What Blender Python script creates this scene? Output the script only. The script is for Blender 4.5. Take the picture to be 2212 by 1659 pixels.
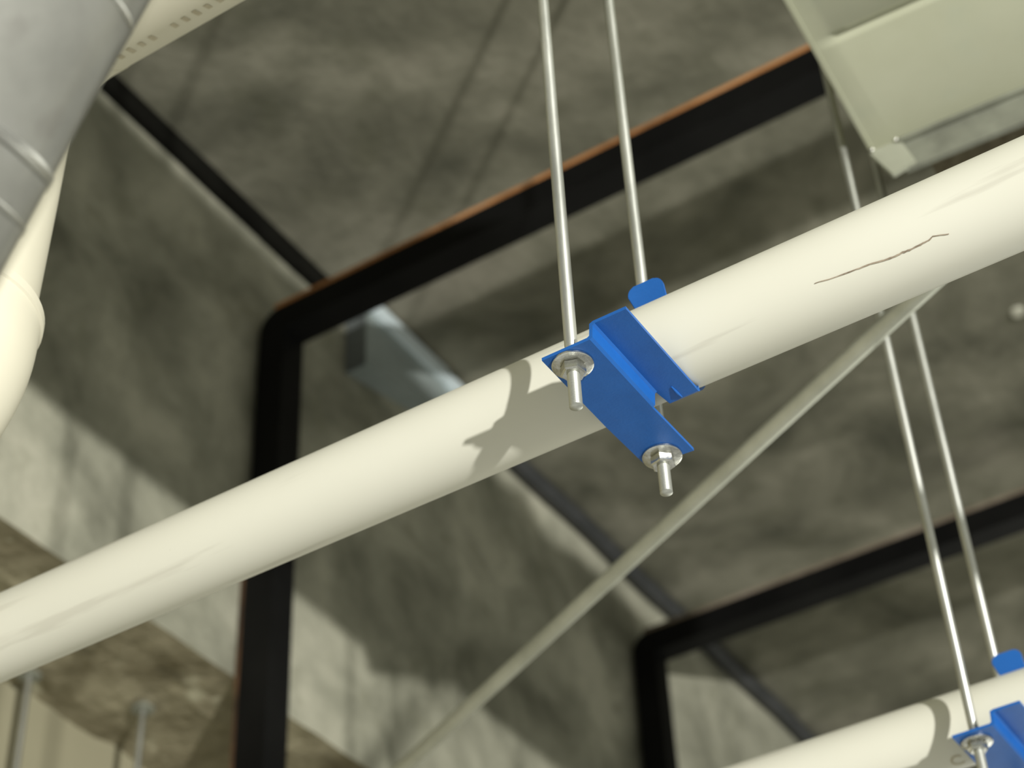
import bpy, bmesh, math, random
from mathutils import Vector, Matrix, noise

for o in list(bpy.data.objects):
    bpy.data.objects.remove(o)
S = bpy.context.scene
COL = S.collection
random.seed(7)
V = Vector
UP = 1.6            # the lens is 1.6 m above the place's zero level; every top-level object is lifted by this at the end

# ------------------------------------------------------------------ camera
FPX, PITCH, ROLL, AZ = 4120.3, 0.706918, -0.054007, 0.528166
h = V((-math.sin(AZ), math.cos(AZ), 0))
FW = h * math.cos(PITCH) + V((0, 0, math.sin(PITCH)))
r0 = FW.cross(V((0, 0, 1))).normalized()
u0 = r0.cross(FW)
RT = r0 * math.cos(ROLL) + u0 * math.sin(ROLL)
UPV = -r0 * math.sin(ROLL) + u0 * math.cos(ROLL)
cam = bpy.data.cameras.new('camera')
camo = bpy.data.objects.new('camera', cam)
COL.objects.link(camo)
M = Matrix((RT, UPV, -FW)).transposed().to_4x4()
M.translation = V((0, 0, UP))
camo.matrix_world = M
cam.sensor_width = 36
cam.sensor_fit = 'HORIZONTAL'
cam.lens = FPX / 2212 * 36
cam.clip_start = 0.01
cam.dof.use_dof = True
cam.dof.focus_distance = 1.18
cam.dof.aperture_fstop = cam.lens / 8.5
S.camera = camo

# ------------------------------------------------------------------ light
S.view_settings.view_transform = 'Standard'
S.view_settings.look = 'None'
S.view_settings.gamma = 1
S.view_settings.use_curve_mapping = False
S.view_settings.exposure = 0.0
W = bpy.data.worlds.new('world')
S.world = W
W.use_nodes = True
bg = W.node_tree.nodes['Background']
# plant room surroundings as soft light; noise variation added to give metals contrast
wn, wl = W.node_tree.nodes, W.node_tree.links
tcw = wn.new('ShaderNodeTexCoord')
nw = wn.new('ShaderNodeTexNoise'); nw.inputs['Scale'].default_value = 2.2; nw.inputs['Detail'].default_value = 2
wl.new(tcw.outputs['Generated'], nw.inputs['Vector'])
mw = wn.new('ShaderNodeMapRange'); mw.inputs['From Min'].default_value = .40; mw.inputs['From Max'].default_value = .60
mw.inputs['To Min'].default_value = .20; mw.inputs['To Max'].default_value = .72
wl.new(nw.outputs['Fac'], mw.inputs['Value'])
dt = wn.new('ShaderNodeVectorMath'); dt.operation = 'DOT_PRODUCT'
dt.inputs[1].default_value = V((-.25, .95, -.14)).normalized()
wl.new(tcw.outputs['Generated'], dt.inputs[0])
ml = wn.new('ShaderNodeMapRange'); ml.interpolation_type = 'SMOOTHSTEP'  # unseen bright patch added ahead, for highlights on the foil duct
ml.inputs['From Min'].default_value = .90; ml.inputs['From Max'].default_value = .995; ml.inputs['To Max'].default_value = 2.3
wl.new(dt.outputs['Value'], ml.inputs['Value'])
aw = wn.new('ShaderNodeMath'); aw.operation = 'ADD'
wl.new(mw.outputs[0], aw.inputs[0]); wl.new(ml.outputs[0], aw.inputs[1])
wl.new(aw.outputs[0], bg.inputs[1])
bg.inputs[0].default_value = (1.0, 1.0, 0.89, 1)

LAMP = V((5.8, -3.16, -0.52))
ld = bpy.data.lights.new('work_lamp', 'POINT')
ld.energy = 3450
ld.shadow_soft_size = 0.075
ld.color = (1.0, 0.985, 0.94)
lo = bpy.data.objects.new('work_lamp', ld)
COL.objects.link(lo)
lo.location = LAMP + V((0, 0, UP))

# ------------------------------------------------------------------ helpers
def tag(o, label=None, cat=None, group=None, kind=None):
    if label: o['label'] = label
    if cat: o['category'] = cat
    if group: o['group'] = group
    if kind: o['kind'] = kind
    return o

def obj(name, bm, mats, parent=None, smooth=True):
    me = bpy.data.meshes.new(name)
    bm.normal_update()
    bm.to_mesh(me)
    bm.free()
    if not isinstance(mats, (list, tuple)): mats = [mats]
    for m in mats: me.materials.append(m)
    if smooth:
        for p in me.polygons: p.use_smooth = True
        me.set_sharp_from_angle(angle=math.radians(35))
    o = bpy.data.objects.new(name, me)
    COL.objects.link(o)
    if parent:
        o.parent = parent
        o.location = -V(parent['_at'])
    return o

def thing(name, loc, label, cat, group=None):
    e = bpy.data.objects.new(name, None)
    e.empty_display_size = 0.05
    COL.objects.link(e)
    e.location = loc
    e['_at'] = tuple(loc)
    tag(e, label, cat, group)
    return e

def add_box(bm, lo_, hi_, bevel=0.0, mat=0):
    geom = bmesh.ops.create_cube(bm, size=1)
    c = (V(lo_) + V(hi_)) / 2
    s = V(hi_) - V(lo_)
    for v in geom['verts']:
        v.co = V((v.co.x * s.x, v.co.y * s.y, v.co.z * s.z)) + c
    fs = set(f for v in geom['verts'] for f in v.link_faces)
    for f in fs: f.material_index = mat
    if bevel:
        es = list(set(e for v in geom['verts'] for e in v.link_edges))
        bmesh.ops.bevel(bm, geom=es, offset=bevel, segments=2, affect='EDGES', profile=0.7)

def frames(pts):
    out = []
    n = len(pts)
    T = []
    for i in range(n):
        a = pts[max(i - 1, 0)]; b = pts[min(i + 1, n - 1)]
        T.append((b - a).normalized())
    up = V((0, 0, 1)) if abs(T[0].z) < 0.9 else V((1, 0, 0))
    nrm = (up - T[0] * up.dot(T[0])).normalized()
    for i in range(n):
        nrm = (nrm - T[i] * nrm.dot(T[i])).normalized()
        out.append((pts[i], T[i], nrm, T[i].cross(nrm)))
    return out

def add_tube(bm, pts, rad, seg=32, caps=True, closed_profile=None):
    """sweep a circle (or a given 2-D profile) along points; rad may be a list"""
    pts = [V(p) for p in pts]
    fr = frames(pts)
    rings = []
    for i, (p, t, a, b) in enumerate(fr):
        r = rad[i] if isinstance(rad, (list, tuple)) else rad
        ring = []
        for k in range(seg):
            w = 2 * math.pi * k / seg
            ring.append(bm.verts.new(p + a * (r * math.cos(w)) + b * (r * math.sin(w))))
        rings.append(ring)
    for i in range(len(rings) - 1):
        for k in range(seg):
            bm.faces.new((rings[i][k], rings[i][(k + 1) % seg], rings[i + 1][(k + 1) % seg], rings[i + 1][k]))
    if caps:
        bm.faces.new(list(reversed(rings[0])))
        bm.faces.new(rings[-1])
    return rings

def add_prism(bm, poly, depth):
    """poly: list of 3-D points (planar), extruded by the vector depth"""
    a = [bm.verts.new(V(p)) for p in poly]
    b = [bm.verts.new(V(p) + V(depth)) for p in poly]
    n = len(a)
    bm.faces.new(a)
    bm.faces.new(list(reversed(b)))
    for i in range(n):
        bm.faces.new((a[i], b[i], b[(i + 1) % n], a[(i + 1) % n]))

def fix(bm):
    bmesh.ops.recalc_face_normals(bm, faces=bm.faces[:])

def bend(a, corner, b, rad, n=14):
    """points from a to b with the corner rounded"""
    a, c, b = V(a), V(corner), V(b)
    d1 = (a - c).normalized(); d2 = (b - c).normalized()
    ang = d1.angle(d2)
    t = rad / math.tan(ang / 2)
    p1 = c + d1 * t; p2 = c + d2 * t
    bis = (d1 + d2).normalized()
    cen = c + bis * (rad / math.sin(ang / 2))
    v1 = p1 - cen; v2 = p2 - cen
    ax = v1.cross(v2).normalized(); tot = v1.angle(v2)
    mid = [cen + (Matrix.Rotation(tot * i / n, 3, ax) @ v1) for i in range(n + 1)]
    return [a] + mid + [b]

# ------------------------------------------------------------------ materials
def new_mat(name):
    m = bpy.data.materials.new(name)
    m.use_nodes = True
    nt = m.node_tree
    return m, nt, nt.nodes['Principled BSDF']

def noise_mat(name, stops, scale=4.0, detail=6.0, rough=0.8, metal=0.0, bump=0.0, bscale=60.0,
              stretch=(1, 1, 1), spec=0.4, second=None, rot=(0, 0, 0), distort=0.0, rough_var=0.0):
    """colour ramp driven by noise in object space; second=(scale, stretch, colour, threshold, strength) adds marks"""
    m, nt, p = new_mat(name)
    N, L = nt.nodes, nt.links
    tc = N.new('ShaderNodeTexCoord')
    mp = N.new('ShaderNodeMapping'); mp.inputs['Scale'].default_value = stretch
    mp.inputs['Rotation'].default_value = rot
    L.new(tc.outputs['Object'], mp.inputs['Vector'])
    nz = N.new('ShaderNodeTexNoise'); nz.inputs['Scale'].default_value = scale
    nz.inputs['Detail'].default_value = detail; nz.inputs['Roughness'].default_value = 0.6
    nz.inputs['Distortion'].default_value = distort
    L.new(mp.outputs[0], nz.inputs['Vector'])
    cr = N.new('ShaderNodeValToRGB')
    while len(cr.color_ramp.elements) < len(stops): cr.color_ramp.elements.new(0.5)
    for e, (pos, c) in zip(cr.color_ramp.elements, stops):
        e.position = pos; e.color = (*c, 1)
    L.new(nz.outputs['Fac'], cr.inputs[0])
    out = cr.outputs[0]
    if second:
        for (sc, st, colr, thr, stg, wid) in second:
            mp2 = N.new('ShaderNodeMapping'); mp2.inputs['Scale'].default_value = st
            mp2.inputs['Location'].default_value = (sc * .37, 1.3, sc * .11)
            L.new(tc.outputs['Object'], mp2.inputs['Vector'])
            n2 = N.new('ShaderNodeTexNoise'); n2.inputs['Scale'].default_value = sc; n2.inputs['Detail'].default_value = 4
            L.new(mp2.outputs[0], n2.inputs['Vector'])
            mr = N.new('ShaderNodeMapRange'); mr.inputs['From Min'].default_value = thr
            mr.inputs['From Max'].default_value = thr + wid; mr.inputs['To Max'].default_value = stg
            L.new(n2.outputs['Fac'], mr.inputs['Value'])
            mx = N.new('ShaderNodeMix'); mx.data_type = 'RGBA'
            L.new(mr.outputs[0], mx.inputs['Factor']); L.new(out, mx.inputs['A'])
            mx.inputs['B'].default_value = (*colr, 1)
            out = mx.outputs['Result']
    L.new(out, p.inputs['Base Color'])
    p.inputs['Roughness'].default_value = rough
    p.inputs['Metallic'].default_value = metal
    p.inputs['Specular IOR Level'].default_value = spec
    if rough_var:
        mr = N.new('ShaderNodeMapRange'); mr.inputs['To Min'].default_value = rough - rough_var
        mr.inputs['To Max'].default_value = rough + rough_var
        L.new(nz.outputs['Fac'], mr.inputs['Value']); L.new(mr.outputs[0], p.inputs['Roughness'])
    if bump:
        nb = N.new('ShaderNodeTexNoise'); nb.inputs['Scale'].default_value = bscale; nb.inputs['Detail'].default_value = 4
        L.new(mp.outputs[0], nb.inputs['Vector'])
        bp = N.new('ShaderNodeBump'); bp.inputs['Strength'].default_value = bump; bp.inputs['Distance'].default_value = 0.01
        L.new(nb.outputs['Fac'], bp.inputs['Height']); L.new(bp.outputs[0], p.inputs['Normal'])
    return m

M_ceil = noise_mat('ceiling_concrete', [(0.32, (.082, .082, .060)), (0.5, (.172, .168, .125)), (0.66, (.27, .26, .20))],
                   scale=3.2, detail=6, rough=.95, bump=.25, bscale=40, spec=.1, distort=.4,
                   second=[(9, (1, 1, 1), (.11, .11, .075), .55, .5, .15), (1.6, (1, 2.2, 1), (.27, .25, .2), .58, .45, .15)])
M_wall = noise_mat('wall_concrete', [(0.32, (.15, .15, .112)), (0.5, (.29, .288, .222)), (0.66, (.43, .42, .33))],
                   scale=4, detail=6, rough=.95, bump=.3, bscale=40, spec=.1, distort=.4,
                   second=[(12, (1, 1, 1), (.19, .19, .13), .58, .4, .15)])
M_soff = noise_mat('rough_soffit_concrete', [(0.30, (.13, .112, .065)), (0.5, (.24, .215, .14)), (0.7, (.33, .30, .20))],
                   scale=8, detail=8, rough=1, bump=.8, bscale=30, spec=.1,
                   second=[(14, (1, 1, 1), (.48, .46, .33), .62, .8, .08), (10, (2, .7, 1), (.09, .08, .05), .60, .6, .1)])
M_farwall = noise_mat('pale_painted_wall', [(0.3, (.27, .25, .165)), (0.7, (.31, .29, .195))], scale=1.5, rough=.9, spec=.2)
M_black = noise_mat('black_painted_steel', [(0.3, (.003, .003, .003)), (0.7, (.007, .007, .0065))], scale=6, rough=.6, spec=.12, bump=.05)
M_edge = noise_mat('rusty_edge', [(0.34, (.06, .035, .02)), (0.46, (.36, .16, .055)), (0.6, (.55, .26, .10)), (.75, (.5, .3, .17))],
                   scale=3.5, detail=4, rough=.8, spec=.2, stretch=(1, 1, .8))
M_joint = noise_mat('black_joint_filler', [(0.3, (.004, .004, .003)), (0.7, (.009, .009, .007))], scale=12, rough=.95, spec=.05, bump=.1)
M_pipe = noise_mat('cream_plastic_pipe', [(0.3, (.70, .69, .585)), (0.7, (.74, .73, .63))], scale=3, rough=.42, spec=.35, stretch=(1, 1, 1),
                   second=[(7, (.6, 9, 9), (.52, .50, .42), .60, .45, .06), (45, (1, 1, 1), (.35, .32, .24), .74, .6, .02)])
M_pvc = noise_mat('cream_drain_plastic', [(0.3, (.66, .63, .50)), (0.7, (.72, .69, .55))], scale=5, rough=.5, spec=.35)
M_ink = noise_mat('faded_print_ink', [(0.3, (.45, .40, .28)), (0.7, (.6, .55, .41))], scale=90, rough=.8, spec=.1)
M_scr = noise_mat('dark_scratch', [(0.3, (.16, .12, .085)), (0.7, (.45, .38, .29))], scale=140, rough=.8, spec=.1)
M_blue = noise_mat('blue_powder_coat', [(0.3, (.011, .098, .36)), (0.7, (.014, .12, .43))], scale=30, rough=.42, spec=.4, bump=.04, bscale=500)
M_zinc = noise_mat('zinc_plated_steel', [(0.3, (.52, .52, .48)), (0.7, (.72, .72, .68))], scale=120, rough=.26, metal=1, rough_var=.1, bump=.05, bscale=300)
M_rod = noise_mat('galvanised_rod', [(0.3, (.46, .47, .43)), (0.7, (.66, .67, .62))], scale=80, rough=.40, metal=.9, rough_var=.06, stretch=(1, 1, .2))
M_emt = noise_mat('galvanised_conduit', [(0.3, (.42, .43, .36)), (0.7, (.60, .61, .52))], scale=14, rough=.42, metal=.55, rough_var=.08)
M_duct = noise_mat('cream_green_duct_sheet', [(0.3, (.415, .425, .305)), (0.7, (.47, .48, .36))], scale=5, rough=.45, spec=.4, bump=.03, bscale=10,
                   second=[(11, (1, 1, 1), (.40, .44, .35), .55, .4, .2)])
M_flange = noise_mat('galvanised_flange', [(0.3, (.17, .175, .14)), (0.7, (.26, .27, .215))], scale=25, rough=.6, metal=.1)
M_corner = noise_mat('bright_corner_zinc', [(0.3, (.32, .33, .255)), (0.7, (.40, .41, .33))], scale=25, rough=.55, metal=.1)
M_fabric = noise_mat('dark_flexible_connector', [(0.3, (.10, .085, .055)), (0.7, (.18, .16, .11))], scale=90, rough=.95, spec=.1, bump=.4, bscale=400)
M_foil = noise_mat('aluminium_jacket', [(0.25, (.20, .20, .18)), (0.55, (.36, .36, .325)), (0.75, (.47, .47, .45))], scale=7, detail=5, rough=.32,
                   metal=.55, rough_var=.08, bump=.12, bscale=22, second=[(30, (1, 1, 1), (.22, .21, .19), .6, .35, .1)])
M_seam = noise_mat('aluminium_band', [(0.3, (.45, .45, .42)), (0.7, (.62, .62, .59))], scale=30, rough=.35, metal=.9)
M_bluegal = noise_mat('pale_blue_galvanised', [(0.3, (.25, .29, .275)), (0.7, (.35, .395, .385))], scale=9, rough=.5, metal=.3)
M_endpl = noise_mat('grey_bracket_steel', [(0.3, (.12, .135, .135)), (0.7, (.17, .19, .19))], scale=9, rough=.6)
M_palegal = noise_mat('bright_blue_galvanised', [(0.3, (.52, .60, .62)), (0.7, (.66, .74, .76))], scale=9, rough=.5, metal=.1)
M_grey = noise_mat('grey_conduit', [(0.3, (.025, .027, .027)), (0.7, (.05, .052, .052))], scale=12, rough=.5, metal=.1)

# ------------------------------------------------------------------ the setting
WX = -1.80      # face of the concrete wall
CZ = 2.80       # underside of the slab
# slab
bm = bmesh.new()
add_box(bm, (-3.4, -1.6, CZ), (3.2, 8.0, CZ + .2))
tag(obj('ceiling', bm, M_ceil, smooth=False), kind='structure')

# wall: a deep concrete downstand, front face at x=-1.8, rough underside at z=1.72 with a ragged far edge
bm = bmesh.new()
Y0, Y1, ZB, XB = -1.5, 8.0, 1.72, -2.16
N = 500
front_t, front_b, back_b, back_t, mid = [], [], [], [], []
NX = 10
rows = []
for i in range(N + 1):
    y = Y0 + (Y1 - Y0) * i / N
    rag = .018 * noise.noise(V((y * 3, 0, 0))) + .014 * noise.noise(V((y * 13, 5, 0))) + .008 * noise.noise(V((y * 37, 9, 0)))
    xb = XB + rag
    row = [bm.verts.new((WX, y, CZ)), bm.verts.new((WX + .002 * noise.noise(V((y * 6, 1, 1))), y, ZB + .004 * noise.noise(V((y * 9, 2, 0)))))]
    for k in range(1, NX + 1):
        x = WX + (xb - WX) * k / NX
        z = ZB + .010 * noise.noise(V((x * 14, y * 9, 0))) + .005 * noise.noise(V((x * 40, y * 30, 4)))
        if k > NX - 4: z -= max(0, .014 * noise.noise(V((y * 11, 3, 1))) + .012 * noise.noise(V((y * 33, 8, 1)))) * (k - NX + 4) / 2.6
        if k == NX: z += .006 * noise.noise(V((y * 30, 7, 7)))
        row.append(bm.verts.new((x, y, z)))
    row.append(bm.verts.new((xb, y, CZ)))
    rows.append(row)
for i in range(N):
    for k in range(len(rows[0]) - 1):
        f = bm.faces.new((rows[i][k], rows[i + 1][k], rows[i + 1][k + 1], rows[i][k + 1]))
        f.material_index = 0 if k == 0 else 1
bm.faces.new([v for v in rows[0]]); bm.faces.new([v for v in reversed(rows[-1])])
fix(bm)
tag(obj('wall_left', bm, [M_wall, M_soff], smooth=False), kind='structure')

# pale wall of the bay behind
bm = bmesh.new()
add_box(bm, (-2.6, -1.5, -1.6), (-2.112, 8.0, ZB + .03))
tag(obj('wall_back', bm, M_farwall, smooth=False), kind='structure')

# black joint filler under the slab, a little ragged on its lower edge
bm = bmesh.new()
poly = [(WX, -1.4, CZ)]
n = 120
for i in range(n + 1):
    y = -1.4 + 3.73 * i / n
    poly.append((WX, y, CZ - .054 - .004 * noise.noise(V((y * 5, 0, 3)))))
poly.append((WX, 2.33, CZ))
add_prism(bm, poly, (.016, 0, 0)); fix(bm)
tag(obj('trim_1', bm, M_joint, smooth=False), kind='structure')

# ------------------------------------------------------------------ black square-tube frames
def sq_sweep(bm, pts, n_in, w_in, y0, y1):
    """band swept in the XZ plane: pts = outer line, n_in(i) = inward normal, thickness w_in, from y0 to y1"""
    rings = []
    for p, n in zip(pts, n_in):
        o_, i_ = V(p), V(p) + V(n) * w_in
        rings.append([bm.verts.new((q.x, y, q.z)) for q, y in ((o_, y0), (i_, y0), (i_, y1), (o_, y1))])
    for a, b in zip(rings, rings[1:]):
        for k in range(4):
            bm.faces.new((a[k], a[(k + 1) % 4], b[(k + 1) % 4], b[k]))
    bm.faces.new(rings[0]); bm.faces.new(list(reversed(rings[-1])))

def tube_frame(y, top, s, label, strip, strip_lab, rad=.045):
    t = thing('portal_support', (WX + .014, y, -1.58), label, 'steel frame', 'black tube frames along the concrete wall')
    xo = WX + .014
    pts, nn = [], []
    zs = [-1.58, .5, 1.4, 2.0]
    for z in zs: pts.append((xo, 0, z)); nn.append((1, 0, 0))
    for k in range(13):
        a = math.pi / 2 * k / 12
        pts.append((xo + rad - rad * math.cos(a), 0, top - rad + rad * math.sin(a)))
        nn.append((math.cos(a), 0, -math.sin(a)))
    for x in (WX + .014 + .10, -1, 0, 1, 2.6): pts.append((x, 0, top)); nn.append((0, 0, -1))
    bm = bmesh.new()
    s_in = s
    # inner radius may not fold over: keep the inner line square by clamping
    pin = []
    rings = []
    for p, n in zip(pts, nn):
        o_ = V(p); i_ = o_ + V(n) * s_in
        i_.x = max(i_.x, xo + s_in) ; i_.z = min(i_.z, top - s_in)
        if p[2] < 2.3: i_.z = p[2]
        rings.append([bm.verts.new((q.x, yy, q.z)) for q, yy in ((o_, y), (i_, y), (i_, y + s), (o_, y + s))])
    for a, b in zip(rings, rings[1:]):
        for k in range(4):
            try: bm.faces.new((a[k], a[(k + 1) % 4], b[(k + 1) % 4], b[k]))
            except ValueError: pass
    bm.faces.new(rings[0]); bm.faces.new(list(reversed(rings[-1])))
    bmesh.ops.remove_doubles(bm, verts=bm.verts[:], dist=.0002)
    bmesh.ops.dissolve_degenerate(bm, dist=.0001, edges=bm.edges[:]); fix(bm)
    obj('square_tube', bm, M_black, t)
    # edging strip between the tube and the wall / along the tube's top
    w = strip
    for seg_pts, w_, lab_, m_ in ((list(zip(pts, nn))[:4], w * .8, strip_lab[2], strip_lab[3]), (list(zip(pts, nn))[14:], w, strip_lab[0], strip_lab[1])):
        bm = bmesh.new()
        rings = []
        for p, n in seg_pts:
            i_ = V(p) ; o_ = V(p) - V(n) * (w_ - .001)
            rings.append([bm.verts.new((q.x, yy, q.z)) for q, yy in ((o_, y + .001), (i_, y + .001), (i_, y + .03), (o_, y + .03))])
        for a, b in zip(rings, rings[1:]):
            for k in range(4):
                bm.faces.new((a[k], a[(k + 1) % 4], b[(k + 1) % 4], b[k]))
        bm.faces.new(rings[0]); bm.faces.new(list(reversed(rings[-1]))); fix(bm)
        e = obj('edge_strip', bm, m_, t, smooth=False)
        e['label'] = lab_
    return t

M_edge3 = noise_mat('dark_rusty_edge', [(0.40, (.03, .022, .015)), (0.52, (.11, .06, .03)), (0.62, (.42, .26, .17)), (.75, (.5, .36, .26))], scale=2.6, detail=4, rough=.8, spec=.2)
M_edge2 = noise_mat('brown_edge', [(0.38, (.10, .075, .05)), (0.6, (.24, .20, .15)), (.75, (.30, .25, .21))], scale=3.5, detail=4, rough=.8, spec=.2)
tube_frame(2.107, 2.532, .060, 'near black square-tube frame with rusty orange edge, its bend left of the picture centre', .0135, ('rusty orange edge strip', M_edge, 'dark rusty edge strip of the post', M_edge3))
tube_frame(3.577, 2.566, .060, 'far black square-tube frame at lower right, corner just below the slanting conduit', .0135, ('dull brown edge strip', M_edge2, 'pinkish brown edge strip of the post', M_edge2))

# ------------------------------------------------------------------ sprinkler pipes
R = .0325
Y1P, ZP, Y2P = .870, .8325, 1.456

def cyl_pt(x, a, y, z, r):
    return V((x, y + r * math.cos(a), z + r * math.sin(a)))

def pipe(y, x0, x1, label):
    t = thing('sprinkler_pipe', ((x0 + x1) / 2, y, ZP), label, 'pipe', 'cream plastic pipes running side by side')
    bm = bmesh.new()
    n = 60
    add_tube(bm, [(x0 + (x1 - x0) * i / n, y, ZP) for i in range(n + 1)], R, seg=96)
    obj('pipe_wall', bm, M_pipe, t)
    return t

p1 = pipe(Y1P, -2.112, 1.6, 'nearest cream plastic pipe crossing the whole picture, with a dark hairline scratch')
p2 = pipe(Y2P, -2.112, 1.6, 'second cream plastic pipe in the lower right corner, behind the first')

def ribbon(bm, path, w, y, z, r, lift=.0004):
    """thin mark lying on the pipe's skin; path = [(x, angle)], w = widths"""
    vs = []
    n = len(path)
    for i, (x, a) in enumerate(path):
        x0, a0 = path[max(i - 1, 0)]; x1, a1 = path[min(i + 1, n - 1)]
        dx, da = x1 - x0, (a1 - a0) * r
        l = math.hypot(dx, da) or 1
        nx, na = -da / l, dx / l
        ww = w[i] if isinstance(w, (list, tuple)) else w
        vs.append((bm.verts.new(cyl_pt(x + nx * ww, a + na * ww / r, y, z, r + lift)),
                   bm.verts.new(cyl_pt(x - nx * ww, a - na * ww / r, y, z, r + lift))))
    for a, b in zip(vs, vs[1:]):
        bm.faces.new((a[0], a[1], b[1], b[0]))

# scratch and flecks on the near pipe
SC = [(-.2721, -2.3915), (-.2601, -2.3479), (-.2448, -2.318), (-.2356, -2.3098), (-.2269, -2.2695), (-.2194, -2.2548), (-.2147, -2.2669),
      (-.2103, -2.2549), (-.2024, -2.2723), (-.1968, -2.2819), (-.1941, -2.3214), (-.1847, -2.2405)]
fine = []
for (xa, aa), (xb, ab) in zip(SC, SC[1:]):
    for k in range(4):
        t_ = k / 4
        fine.append((xa + (xb - xa) * t_, aa + (ab - aa) * t_ + .01 * noise.noise(V((xa * 300 + k, 0, 0)))))
fine.append(SC[-1])
bm = bmesh.new()
ribbon(bm, fine, [(.00025 + .0003 * math.sin(math.pi * i / len(fine))) * (1 + .5 * noise.noise(V((i * .7, 2, 0)))) for i in range(len(fine))], Y1P, ZP, R)
o = obj('scratch', bm, M_scr, p1); o['label'] = 'dark hairline scratch'
# printed letters on the second pipe (only their tops enter the picture)
def letter_c(bm, x, a, hgt, wdt, y, start, end):
    pts = []
    for k in range(25):
        t_ = start + (end - start) * k / 24
        pts.append((x + wdt / 2 * math.cos(t_), a + (hgt / 2 / R) * math.sin(t_)))
    ribbon(bm, pts, .0009, y, ZP, R)
bm = bmesh.new()
TX, TA = -.393, -2.12
letter_c(bm, -.4065, -1.80, .011, .012, Y2P, 0.9, 5.4)
letter_c(bm, -.4235, -1.80, .011, .011, Y2P, 0.7, 5.6)
o = obj('printed_letters', bm, M_ink, p2); o['label'] = 'faded brown printed lettering'

# ------------------------------------------------------------------ hangers
def hanger(dx, dy, ypipe, label):
    t = thing('pipe_hanger', (-.41 + dx, .86 + dy, .785), label, 'pipe hanger', 'blue steel hangers on the cream pipes')
    # stepped plate: foot plate, riser, upper flange - one folded sheet
    TH = .0024
    bm = bmesh.new()
    xL, xR = -.4362 + dx, -.4000 + dx          # foot plate
    xF = -.3745 + dx                           # outer edge of the flange
    zb, zt = .7855, .7995 - TH
    ya, yb, yc = .7862 + dy, .8665 + dy, .9215 + dy   # near edge, end of riser, far edge
    def prof(y, full):
        # closed outline in XZ, (outer underside path then back along the top)
        lo_ = [(xL, zb), (xR - .0014, zb), (xR + .0006, zb + .0012), (xR + .0014, zt - .0012), (xR + .0030, zt), (xF, zt)]
        hi_ = [(xF, zt + TH), (xR + .0018, zt + TH), (xR - .0008, zt + TH - .0012), (xR - .0016, zb + TH + .0010), (xR - .0032, zb + TH), (xL, zb + TH)]
        return [(p[0], y, p[1]) for p in lo_ + hi_]
    r1 = [bm.verts.new(p) for p in prof(ya, 1)]
    r2 = [bm.verts.new(p) for p in prof(yb, 1)]
    for k in range(len(r1)):
        bm.faces.new((r1[k], r1[(k + 1) % len(r1)], r2[(k + 1) % len(r1)], r2[k]))
    bm.faces.new(r1); bm.faces.new(list(reversed(r2)))
    fix(bm)
    # far tongue of the foot plate
    add_prism(bm, [(xL, yb, zb), (xR - .0016, yb, zb), (xR - .0005, yc, zb), (xL + .0015, yc - .0035, zb)], (0, 0, TH))
    fx = xF
    # far part of the flange, with a slot in it and a curled end
    add_prism(bm, [(xR + .0020, yb, zt), (xF, yb, zt), (xF, yb + .014, zt), (xF - .0215, yb + .0155, zt)], (0, 0, TH))
    fix(bm)
    for e in bm.edges: e.smooth = True
    obj('hanger_plate', bm, M_blue, t, smooth=False)
    # curled lip + slot rim at the flange's far end
    bm = bmesh.new()
    yl = yb + .0145
    arc = []
    for k in range(7):
        a = math.pi / 2 * k / 6
        arc.append((yl + .003 * math.sin(a), zt + TH / 2 + .003 * (1 - math.cos(a))))
    poly = [(xF - .0215, y_, z_ - TH / 2) for y_, z_ in arc] + [(xF - .0215, y_ - .0014, z_ + TH / 2) for y_, z_ in reversed(arc)]
    add_prism(bm, poly, (.0215, 0, 0))
    add_tube(bm, [(xF - .0125, yb + .001, zt), (xF - .0122, yb + .008, zt - .0004), (xF - .0118, yb + .014, zt)], [.0006, .0011, .0006], seg=10)
    fix(bm)
    obj('slot_lip', bm, M_blue, t)
    # strap round the back and over the top of the pipe, ending in a raised rounded tab
    bm = bmesh.new()
    xs0, xs1 = -.3985 + dx, -.3770 + dx
    ra, rb = R + .0002, R + .0020
    pin, pout = [], []
    a0, a1 = math.radians(-62), math.radians(112)
    for k in range(31):
        a = a0 + (a1 - a0) * k / 30
        pin.append((ypipe + ra * math.cos(a), ZP + ra * math.sin(a)))
        pout.append((ypipe + rb * math.cos(a), ZP + rb * math.sin(a)))
    poly = pin + list(reversed(pout))
    add_prism(bm, [(xs0, y_, z_) for y_, z_ in poly], (xs1 - xs0, 0, 0))
    fix(bm)
    obj('strap', bm, M_blue, t)
    bm = bmesh.new()
    ty = ypipe + rb * math.cos(a1); tz = ZP + rb * math.sin(a1)
    x0, x1, hh, cr = xs0 - .006, xs1 - .0005, .0155, .006
    poly = [(x0 + .0035, ty, tz - .0022), (x1, ty, tz - .0022), (x1, ty, tz + hh - cr)]
    for k in range(7):
        a = math.pi / 2 * k / 6
        poly.append((x1 - cr + cr * math.cos(a), ty, tz + hh - cr + cr * math.sin(a)))
    for k in range(7):
        a = math.pi / 2 * k / 6
        poly.append((x0 + cr - cr * math.sin(a), ty, tz + hh - cr + cr * math.cos(a)))
    add_prism(bm, poly, (0, .002, 0))
    # lean the tab back a little towards the rod side
    for v in bm.verts:
        v.co.y -= (v.co.z - tz) * .35
    bmesh.ops.bevel(bm, geom=[e for e in bm.edges], offset=.0005, segments=2, affect='EDGES')
    fix(bm)
    obj('strap_tab', bm, M_blue, t)
    return t

hanger(0, 0, Y1P, 'blue steel pipe hanger clamped on the near cream pipe at picture centre')
hanger(.0309, .6012 - .004, Y2P, 'blue steel pipe hanger on the second cream pipe, cut off by the lower right corner')

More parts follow.
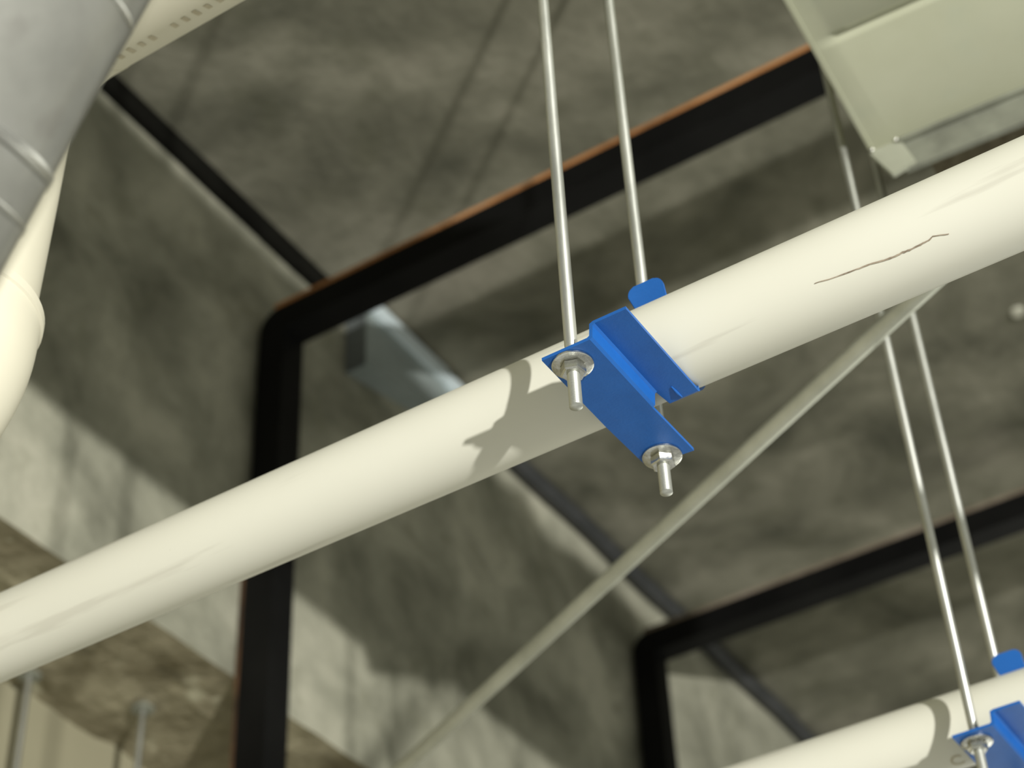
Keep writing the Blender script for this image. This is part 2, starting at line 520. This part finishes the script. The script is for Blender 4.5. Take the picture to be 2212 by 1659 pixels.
# ------------------------------------------------------------------ threaded rods with nut and washer
RR = .0043
def add_rod(bm, x, y, z0, z1, thread=.10, rr=RR):
    pts, rad = [], []
    z = z0
    pts.append((x, y, z)); rad.append(rr * .72)
    z += .0008
    while z < z0 + thread:
        pts += [(x, y, z), (x, y, z + .0006)]; rad += [rr, rr * .90]
        z += .00125
    pts += [(x, y, z), (x, y, z1)]; rad += [rr, rr]
    add_tube(bm, pts, rad, seg=24)
def add_hex(bm, x, y, z0, z1, af, rot=.3):
    r = af / 2 / math.cos(math.pi / 6)
    prof = [(z0, .86), (z0 + .0009, 1.0), (z1 - .0009, 1.0), (z1, .86)]
    rings = []
    for z, k in prof:
        rings.append([bm.verts.new((x + r * k * math.cos(rot + i * math.pi / 3), y + r * k * math.sin(rot + i * math.pi / 3), z)) for i in range(6)])
    for a, b in zip(rings, rings[1:]):
        for i in range(6): bm.faces.new((a[i], a[(i + 1) % 6], b[(i + 1) % 6], b[i]))
    bm.faces.new(list(reversed(rings[0]))); bm.faces.new(rings[-1])
def add_washer(bm, x, y, z0, z1, ro, ri):
    prof = [(ri, z0 + .0003), (ro - .0012, z0), (ro, z0 + .0005), (ro, z1 - .0003), (ro - .0006, z1), (ri, z1)]
    seg = 64
    rings = [[bm.verts.new((x + r * math.cos(2 * math.pi * i / seg), y + r * math.sin(2 * math.pi * i / seg), z)) for i in range(seg)] for r, z in prof]
    for k in range(len(rings)):
        a, b = rings[k], rings[(k + 1) % len(rings)]
        for i in range(seg): bm.faces.new((a[i], a[(i + 1) % seg], b[(i + 1) % seg], b[i]))

def hanger_rod(x, y, label, zend, rot):
    t = thing('threaded_rod', (x, y, zend), label, 'threaded rod', 'galvanised hanger rods')
    bm = bmesh.new(); add_rod(bm, x, y, zend, CZ, thread=.05); fix(bm)
    obj('rod_shank', bm, M_rod, t)
    zb = .7855
    bm = bmesh.new(); add_washer(bm, x, y, zb - .0021, zb, .0134, RR * 1.02); fix(bm)
    o = obj('washer', bm, M_zinc, t); o['label'] = 'bright zinc washer'
    bm = bmesh.new(); add_hex(bm, x, y, zb - .0021 - .0072, zb - .0021, .0145, rot); fix(bm)
    obj('nut', bm, M_zinc, t, smooth=False)
    bm = bmesh.new(); add_hex(bm, x, y, zb + .0024, zb + .0024 + .0062, .0135, rot + .4); fix(bm)
    obj('nut', bm, M_flange, t, smooth=False)
    bm = bmesh.new(); add_washer(bm, x, y, CZ - .004, CZ, .016, RR); fix(bm)
    obj('ceiling_washer', bm, M_flange, t)
    return t
hanger_rod(-.4218, .7996, 'bright threaded rod in front of the near pipe, nut under the blue plate', .7495, .35)
hanger_rod(-.4205, .9138, 'rod behind the near pipe, its nut at the low tip of the blue plate', .7535, .75)
hanger_rod(-.3909, 1.4008, 'rod of the second pipe, the left one of the two long rods at right', .7495, .2)
hanger_rod(-.3895, 1.5150, 'rod of the second pipe, the right one of the two long rods at right', .7535, .6)

# short rods let into the soffit of the wall beam
def soffit_rod(x, y, label):
    t = thing('anchor_rod', (x, y, .9), label, 'threaded rod', 'rods hanging from the rough beam soffit')
    bm = bmesh.new(); add_tube(bm, [(x, y, .9), (x, y, 1.3), (x, y, ZB + .01)], .0058, seg=20); fix(bm)
    obj('rod_shank', bm, M_rod, t)
    bm = bmesh.new(); add_washer(bm, x, y, ZB - .014, ZB - .010, .020, .005); add_hex(bm, x, y, ZB - .010, ZB + .012, .019); fix(bm)
    obj('anchor_collar', bm, M_flange, t)
soffit_rod(-2.055, 1.895, 'thin rod at the far lower left, cut by the left end of the near pipe')
soffit_rod(-1.975, 2.085, 'thin rod with flared collar hanging from the rough brown soffit, lower left')

# ------------------------------------------------------------------ rectangular duct
DZ = 1.50
e1 = V((-.0532, .99858, 0)); e2 = V((.99858, .0532, 0)) * 1.0     # along / across the duct
C0 = V((-.3636, 1.4212, DZ))                                      # far left bottom corner
t = thing('air_duct', C0, 'cream green rectangular metal duct with flanged end, top right corner', 'air duct')
DW, DH = .62, .33
def dbox(bm, a0, a1, b0, b1, z0, z1, bevel=0):
    n0 = len(bm.verts)
    add_box(bm, (a0, b0, z0), (a1, b1, z1), bevel)
    bm.verts.ensure_lookup_table()
    for v in bm.verts[n0:]:
        p = v.co.copy()
        v.co = C0 + e1 * p.x + e2 * p.y + V((0, 0, p.z))
bm = bmesh.new()
dbox(bm, -2.4, -.002, 0, DW, .010, DH, .001)
# underside sheet with grooves pressed into it
aa = []
for g in (-1.22, -.87, -.52, -.172):
    aa += [(g + .019 * (j / 12 - .5), .0065 * math.sin(math.pi * j / 12)) for j in range(13)]
aa = [(-2.4, 0)] + aa + [(-.002, 0)]
bb = [(0, 0), (.016, 0), (.026, 1), (DW - .026, 1), (DW - .016, 0), (DW, 0)]
gr = [[bm.verts.new(C0 + e1 * a_ + e2 * b_ + V((0, 0, q_ * k_))) for a_, q_ in aa] for b_, k_ in bb]
for ra_, rb_ in zip(gr, gr[1:]):
    for j in range(len(aa) - 1): bm.faces.new((ra_[j], rb_[j], rb_[j + 1], ra_[j + 1]))
topv = lambda v: bm.verts.new(v.co + V((0, 0, .0105)))
rim = gr[0] + [r_[-1] for r_ in gr[1:]] + list(reversed(gr[-1]))[1:] + [r_[0] for r_ in reversed(gr[1:-1])]
rt = [topv(v) for v in rim]
for j in range(len(rim)): bm.faces.new((rim[j], rim[(j + 1) % len(rim)], rt[(j + 1) % len(rim)], rt[j]))
fix(bm)
obj('duct_body', bm, M_duct, t)
# standing seam along the left bottom edge
bm = bmesh.new()
dbox(bm, -2.4, -.012, -.0030, .0022, -.0010, .016, .0006)
fix(bm)
obj('corner_seam', bm, M_duct, t)
# angle flange round the end of the duct (a frame of four bars)
FH, FT = .044, .0032
bm = bmesh.new()
dbox(bm, -.004, FT, .028, DW - .03, -FH + .002, .0035, .0008)
dbox(bm, -.004, FT, .028, DW - .03, DH - .002, DH + FH, .0008)
dbox(bm, -.004, FT, -.0055, .002, .02, DH - .02, .0008)
dbox(bm, -.004, FT, DW - .002, DW + .0055, .02, DH - .02, .0008)
dbox(bm, -.0105, -.004, .030, DW - .03, -.0045, .0008, .0008)    # rolled bead against the duct
fix(bm)
fl = obj('flange', bm, M_flange, t); fl['label'] = 'dull grey flange'
bm = bmesh.new()
cp = [(-.0052, -.001), (.014, -.046), (.042, -.0395), (.030, .004), (.012, .008)]
poly = [C0 + e1 * -.0075 + e2 * a + V((0, 0, b)) for a, b in cp]
add_prism(bm, poly, e1 * .006)
bmesh.ops.bevel(bm, geom=list(bm.edges), offset=.0012, segments=2, affect='EDGES'); fix(bm)
o = obj('corner_piece', bm, M_corner, t); o['label'] = 'bright corner piece of the flange'
for a, b in ((.000, -.0005), (.027, .0005)):
    bm = bmesh.new()
    c = C0 + e1 * -.009 + e2 * a + V((0, 0, b))
    bmesh.ops.create_uvsphere(bm, u_segments=12, v_segments=8, radius=.0026, matrix=Matrix.Translation(c))
    obj('rivet', bm, M_zinc, t)
# flexible connector beyond the flange, then the next length of duct
bm = bmesh.new()
dbox(bm, FT, .13, .045, DW - .03, .012, DH - .01, .004)
fix(bm)
o = obj('flexible_connector', bm, M_fabric, t); o['label'] = 'dark woven flexible connector'
bm = bmesh.new()
dbox(bm, .132, .46, .165, DW, 0, DH, .002)
fix(bm)
obj('narrow_section', bm, M_duct, t)

# ------------------------------------------------------------------ slanting conduit
a, b = V((-1.2187, 1.7639, 1.2)), V((-.3348, 1.3255, 1.2))
d = (b - a).normalized()
bm = bmesh.new()
A_, B_ = a - d * ((a.x + 2.112) / d.x), b + d * 1.1
add_tube(bm, [A_.lerp(B_, i / 40) for i in range(41)], .0092, seg=32); fix(bm)
o = obj('metal_conduit', bm, M_emt)
tag(o, 'thin galvanised conduit slanting from the bottom edge up behind the near pipe', 'conduit')

# ------------------------------------------------------------------ jacketed round duct, upper left
nI = V((-.44820633, -.86660823, .21932001))
PI_ = V((-0.43445, 0.38267, 0.62421))
RI = .067
dI = V((-0.613733, 0.119930, -0.780351))
AX = PI_ + nI * RI
t = thing('insulated_duct', AX, 'round aluminium-jacketed duct filling the upper left corner', 'insulated pipe')
bm = bmesh.new()
n = 160
pts = [AX + dI * (-.75 + 1.5 * i / n) for i in range(n + 1)]
rings = add_tube(bm, pts, RI, seg=128)
for ring in rings:
    for v in ring:
        rel = v.co - AX
        s = rel.dot(dI); w = (rel - dI * s).normalized()
        q = noise.noise(V((s * 5, w.z * 2.2, w.x * 2.2))) * .0016 + noise.noise(V((s * 14, w.z * 5, w.x * 5))) * .0009
        v.co += w * q
fix(bm)
obj('jacket', bm, M_foil, t)
bA = nI.copy(); bB = dI.cross(bA).normalized()
def ring_at(s, name, wid, hgt, tilt=0.0):
    bm = bmesh.new()
    seg = 128
    prof = [(-wid, -.002), (-wid * .8, hgt), (-wid * .3, hgt * .55), (0, hgt * 1.1), (wid * .4, hgt * .3), (wid * .8, hgt), (wid, -.002)]
    rings = []
    for (ds, dr) in prof:
        rings.append([])
        for k in range(seg):
            a = 2 * math.pi * k / seg
            w = bA * math.cos(a) + bB * math.sin(a)
            rings[-1].append(bm.verts.new(AX + dI * (s + ds + tilt * math.sin(a)) + w * (RI + dr)))
    for a, b in zip(rings, rings[1:]):
        for k in range(seg): bm.faces.new((a[k], a[(k + 1) % seg], b[(k + 1) % seg], b[k]))
    fix(bm)
    obj(name, bm, M_seam, t)
def proj_s(z, frac): return 0
RINGS = [(-0.0505, .0014, .0009, 0), (0.0250, .0030, .0012, 0), (0.0485, .0013, .0009, 0), (-.40, .003, .0012, 0), (.36, .003, .0012, 0)]
for s, wd, hg, tl in RINGS: ring_at(s, 'seam_band', wd, hg, tl)
# lengthwise lap
bm = bmesh.new()
vs = []
for i in range(81):
    s = -.75 + 1.5 * i / 80
    row = []
    for da, dr in ((-.025, -.0005), (-.02, .0012), (0, .0016), (.018, .0010), (.022, -.0005)):
        a_ = math.radians(0) + da
        # the lap sits just inside the silhouette the picture shows
        view = -nI
        side = dI.cross(nI).normalized()
        w = (-nI * math.cos(a_ + .55) + side * math.sin(a_ + .55)).normalized()
        row.append(bm.verts.new(AX + dI * s + w * (RI + dr)))
    vs.append(row)
for a, b in zip(vs, vs[1:]):
    for k in range(4): bm.faces.new((a[k], a[k + 1], b[k + 1], b[k]))
fix(bm)
obj('lap_seam', bm, M_foil, t)

# ------------------------------------------------------------------ cream drain pipe behind it: level run, elbow, drop, lower elbow
RB = .056
kA = 1.50
nA = V((-.0497, -.8736, .4840)); rayA = V((-.45166, .45198, .76923))
nB = V((-.62872, -.77664, .03924)); rayB = V((-.53349, .46736, .70496))
PA = rayA * kA + nA * RB
yA, zA = PA.y, PA.z
tB = (yA - nB.y * RB) / rayB.y
PB = rayB * tB + nB * RB
dB = (V((0, 0, 1)) - nB * nB.z).normalized()
top = PB + dB * ((zA - PB.z) / dB.z)
top.y = yA
low = PB - dB * ((PB.z - .868) / dB.z)
t = thing('drain_pipe', low, 'thick cream plastic drain pipe with elbows, behind the jacketed duct at left', 'pipe')
bm = bmesh.new()
add_tube(bm, [V((-.52, yA, zA)), V((-.62, yA, zA)), V((top.x + .07, yA, zA))], RB, seg=64); fix(bm)
obj('level_run', bm, M_pvc, t)
bm = bmesh.new()
add_tube(bm, bend((-.535, yA, zA), (-.455, yA, zA), (-.455, yA, zA + .08), .064), RB * 1.01, seg=64); fix(bm)
obj('elbow', bm, M_pvc, t)
bm = bmesh.new()
add_tube(bm, [(-.455, yA, zA + .075), (-.455, yA, CZ)], RB, seg=64); fix(bm)
obj('riser', bm, M_pvc, t)
bm = bmesh.new()
add_tube(bm, bend((top.x + .075, yA, zA), top, top - dB * .075, .064), RB * 1.01, seg=64); fix(bm)
obj('elbow', bm, M_pvc, t)
bm = bmesh.new()
add_tube(bm, [top - dB * .07, (top + low) / 2, low + dB * .03], RB, seg=64); fix(bm)
obj('drop', bm, M_pvc, t)
bm = bmesh.new()
dn = V((-1, .0, -.22)).normalized()
pts = bend(low + dB * .030, low - dB * .045, low - dB * .045 + dn * .13, .066)
rad = [RB * 1.10] * len(pts)
add_tube(bm, pts, rad, seg=64)
add_tube(bm, [low + dB * .022, low + dB * .027, low + dB * .034, low + dB * .040], [RB * 1.02, RB * 1.13, RB * 1.13, RB * 1.02], seg=64, caps=False)
fix(bm)
obj('elbow', bm, M_pvc, t)
bm = bmesh.new()
q = low - dB * .045
add_tube(bm, [q + dn * .12, q + dn * 1.2], RB, seg=64); fix(bm)
obj('outlet_run', bm, M_pvc, t)
# faint printed line of marks on run and drop
bm = bmesh.new()
for k in range(26):
    x = top.x + .08 + k * .0105
    if k % 7 == 5: continue
    hh = .004 + .002 * ((k * 7) % 3) / 2
    for j in range(2):
        a = math.radians(-64) + (j - .5) * .05
        p0 = cyl_pt(x, a - hh / RB / 2, yA, zA, RB + .0004); p1_ = cyl_pt(x, a + hh / RB / 2, yA, zA, RB + .0004)
        q0 = p0 + V((.004, 0, 0)); q1 = p1_ + V((.004, 0, 0))
        bm.faces.new([bm.verts.new(v) for v in (p0, p1_, q1, q0)])
obj('printed_marks', bm, M_ink, t)
bm = bmesh.new()
bs = dB.cross(V((1, 0, 0))).normalized(); bt = bs.cross(dB).normalized()
for k in range(16):
    s = .10 + k * .011
    if k % 6 == 4: continue
    vv = []
    for ds, aa in ((0, -.04), (.005, -.04), (.005, .04), (0, .04)):
        a_ = math.radians(AZ * 57.3 * 0 - 62) + aa
        w = V((math.cos(a_), math.sin(a_), 0))
        vv.append(bm.verts.new(low + dB * (s + ds) + w * (RB + .0004)))
    bm.faces.new(vv)
fix(bm)
obj('printed_marks', bm, M_ink, t)

# ------------------------------------------------------------------ pale blue bracket where wall and slab meet
t = thing('steel_bracket', (WX, 2.42, 2.7), 'pale blue galvanised bracket under the slab, just right of the near frame bend', 'bracket')
bm = bmesh.new()
xb = -1.748
add_prism(bm, [(xb, 2.40, 2.775), (xb, 2.94, 2.775), (xb, 2.94, 2.735), (xb, 2.40, 2.600)], (.003, 0, 0))
fix(bm); obj('side_plate', bm, M_bluegal, t, smooth=False)
bm = bmesh.new()
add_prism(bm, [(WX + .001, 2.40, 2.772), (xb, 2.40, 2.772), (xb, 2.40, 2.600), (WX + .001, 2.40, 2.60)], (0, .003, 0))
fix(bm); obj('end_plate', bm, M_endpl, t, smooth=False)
bm = bmesh.new()
add_box(bm, (xb + .001, 2.385, 2.748), (xb + .014, 2.70, 2.788), .002)
add_box(bm, (xb + .001, 2.70, 2.742), (xb + .014, 2.95, 2.782), .002)
fix(bm); o = obj('top_flange', bm, M_palegal, t); o['label'] = 'bright top flange'
bm = bmesh.new()
add_prism(bm, [(WX + .001, 2.40, 2.600), (xb, 2.40, 2.600), (xb, 2.94, 2.735), (WX + .001, 2.94, 2.735)], (0, 0, .003))
fix(bm); obj('bottom_plate', bm, M_bluegal, t, smooth=False)

# dark conduit following the wall and slab corner
bm = bmesh.new()
pts = [V((WX + .024, 2.96 + 4.6 * i / 60, 2.772 - .004 * math.sin(i * .9))) for i in range(61)]
add_tube(bm, pts, .022, seg=24); fix(bm)
tag(obj('wall_conduit', bm, M_grey), 'dark grey conduit along the joint of wall and slab, beyond the near frame', 'conduit')

M_putty = noise_mat('pale_mortar', [(0.3, (.42, .42, .34)), (0.7, (.55, .54, .44))], scale=20, rough=.95, spec=.1, bump=.4)
# little stud plate on the slab
bm = bmesh.new()
bmesh.ops.create_cone(bm, cap_ends=True, segments=24, radius1=.013, radius2=.016, depth=.008, matrix=Matrix.Translation((-.609, 3.2613, CZ - .004)))
tag(obj('ceiling_anchor', bm, M_putty), 'tiny pale anchor plug in the slab at the right picture edge', 'anchor')

# ------------------------------------------------------------------ lift everything to its height above the zero level
for o in COL.objects:
    if o.parent is None and o.type not in ('CAMERA', 'LIGHT'):
        o.location.z += UP
    if '_at' in o: del o['_at']
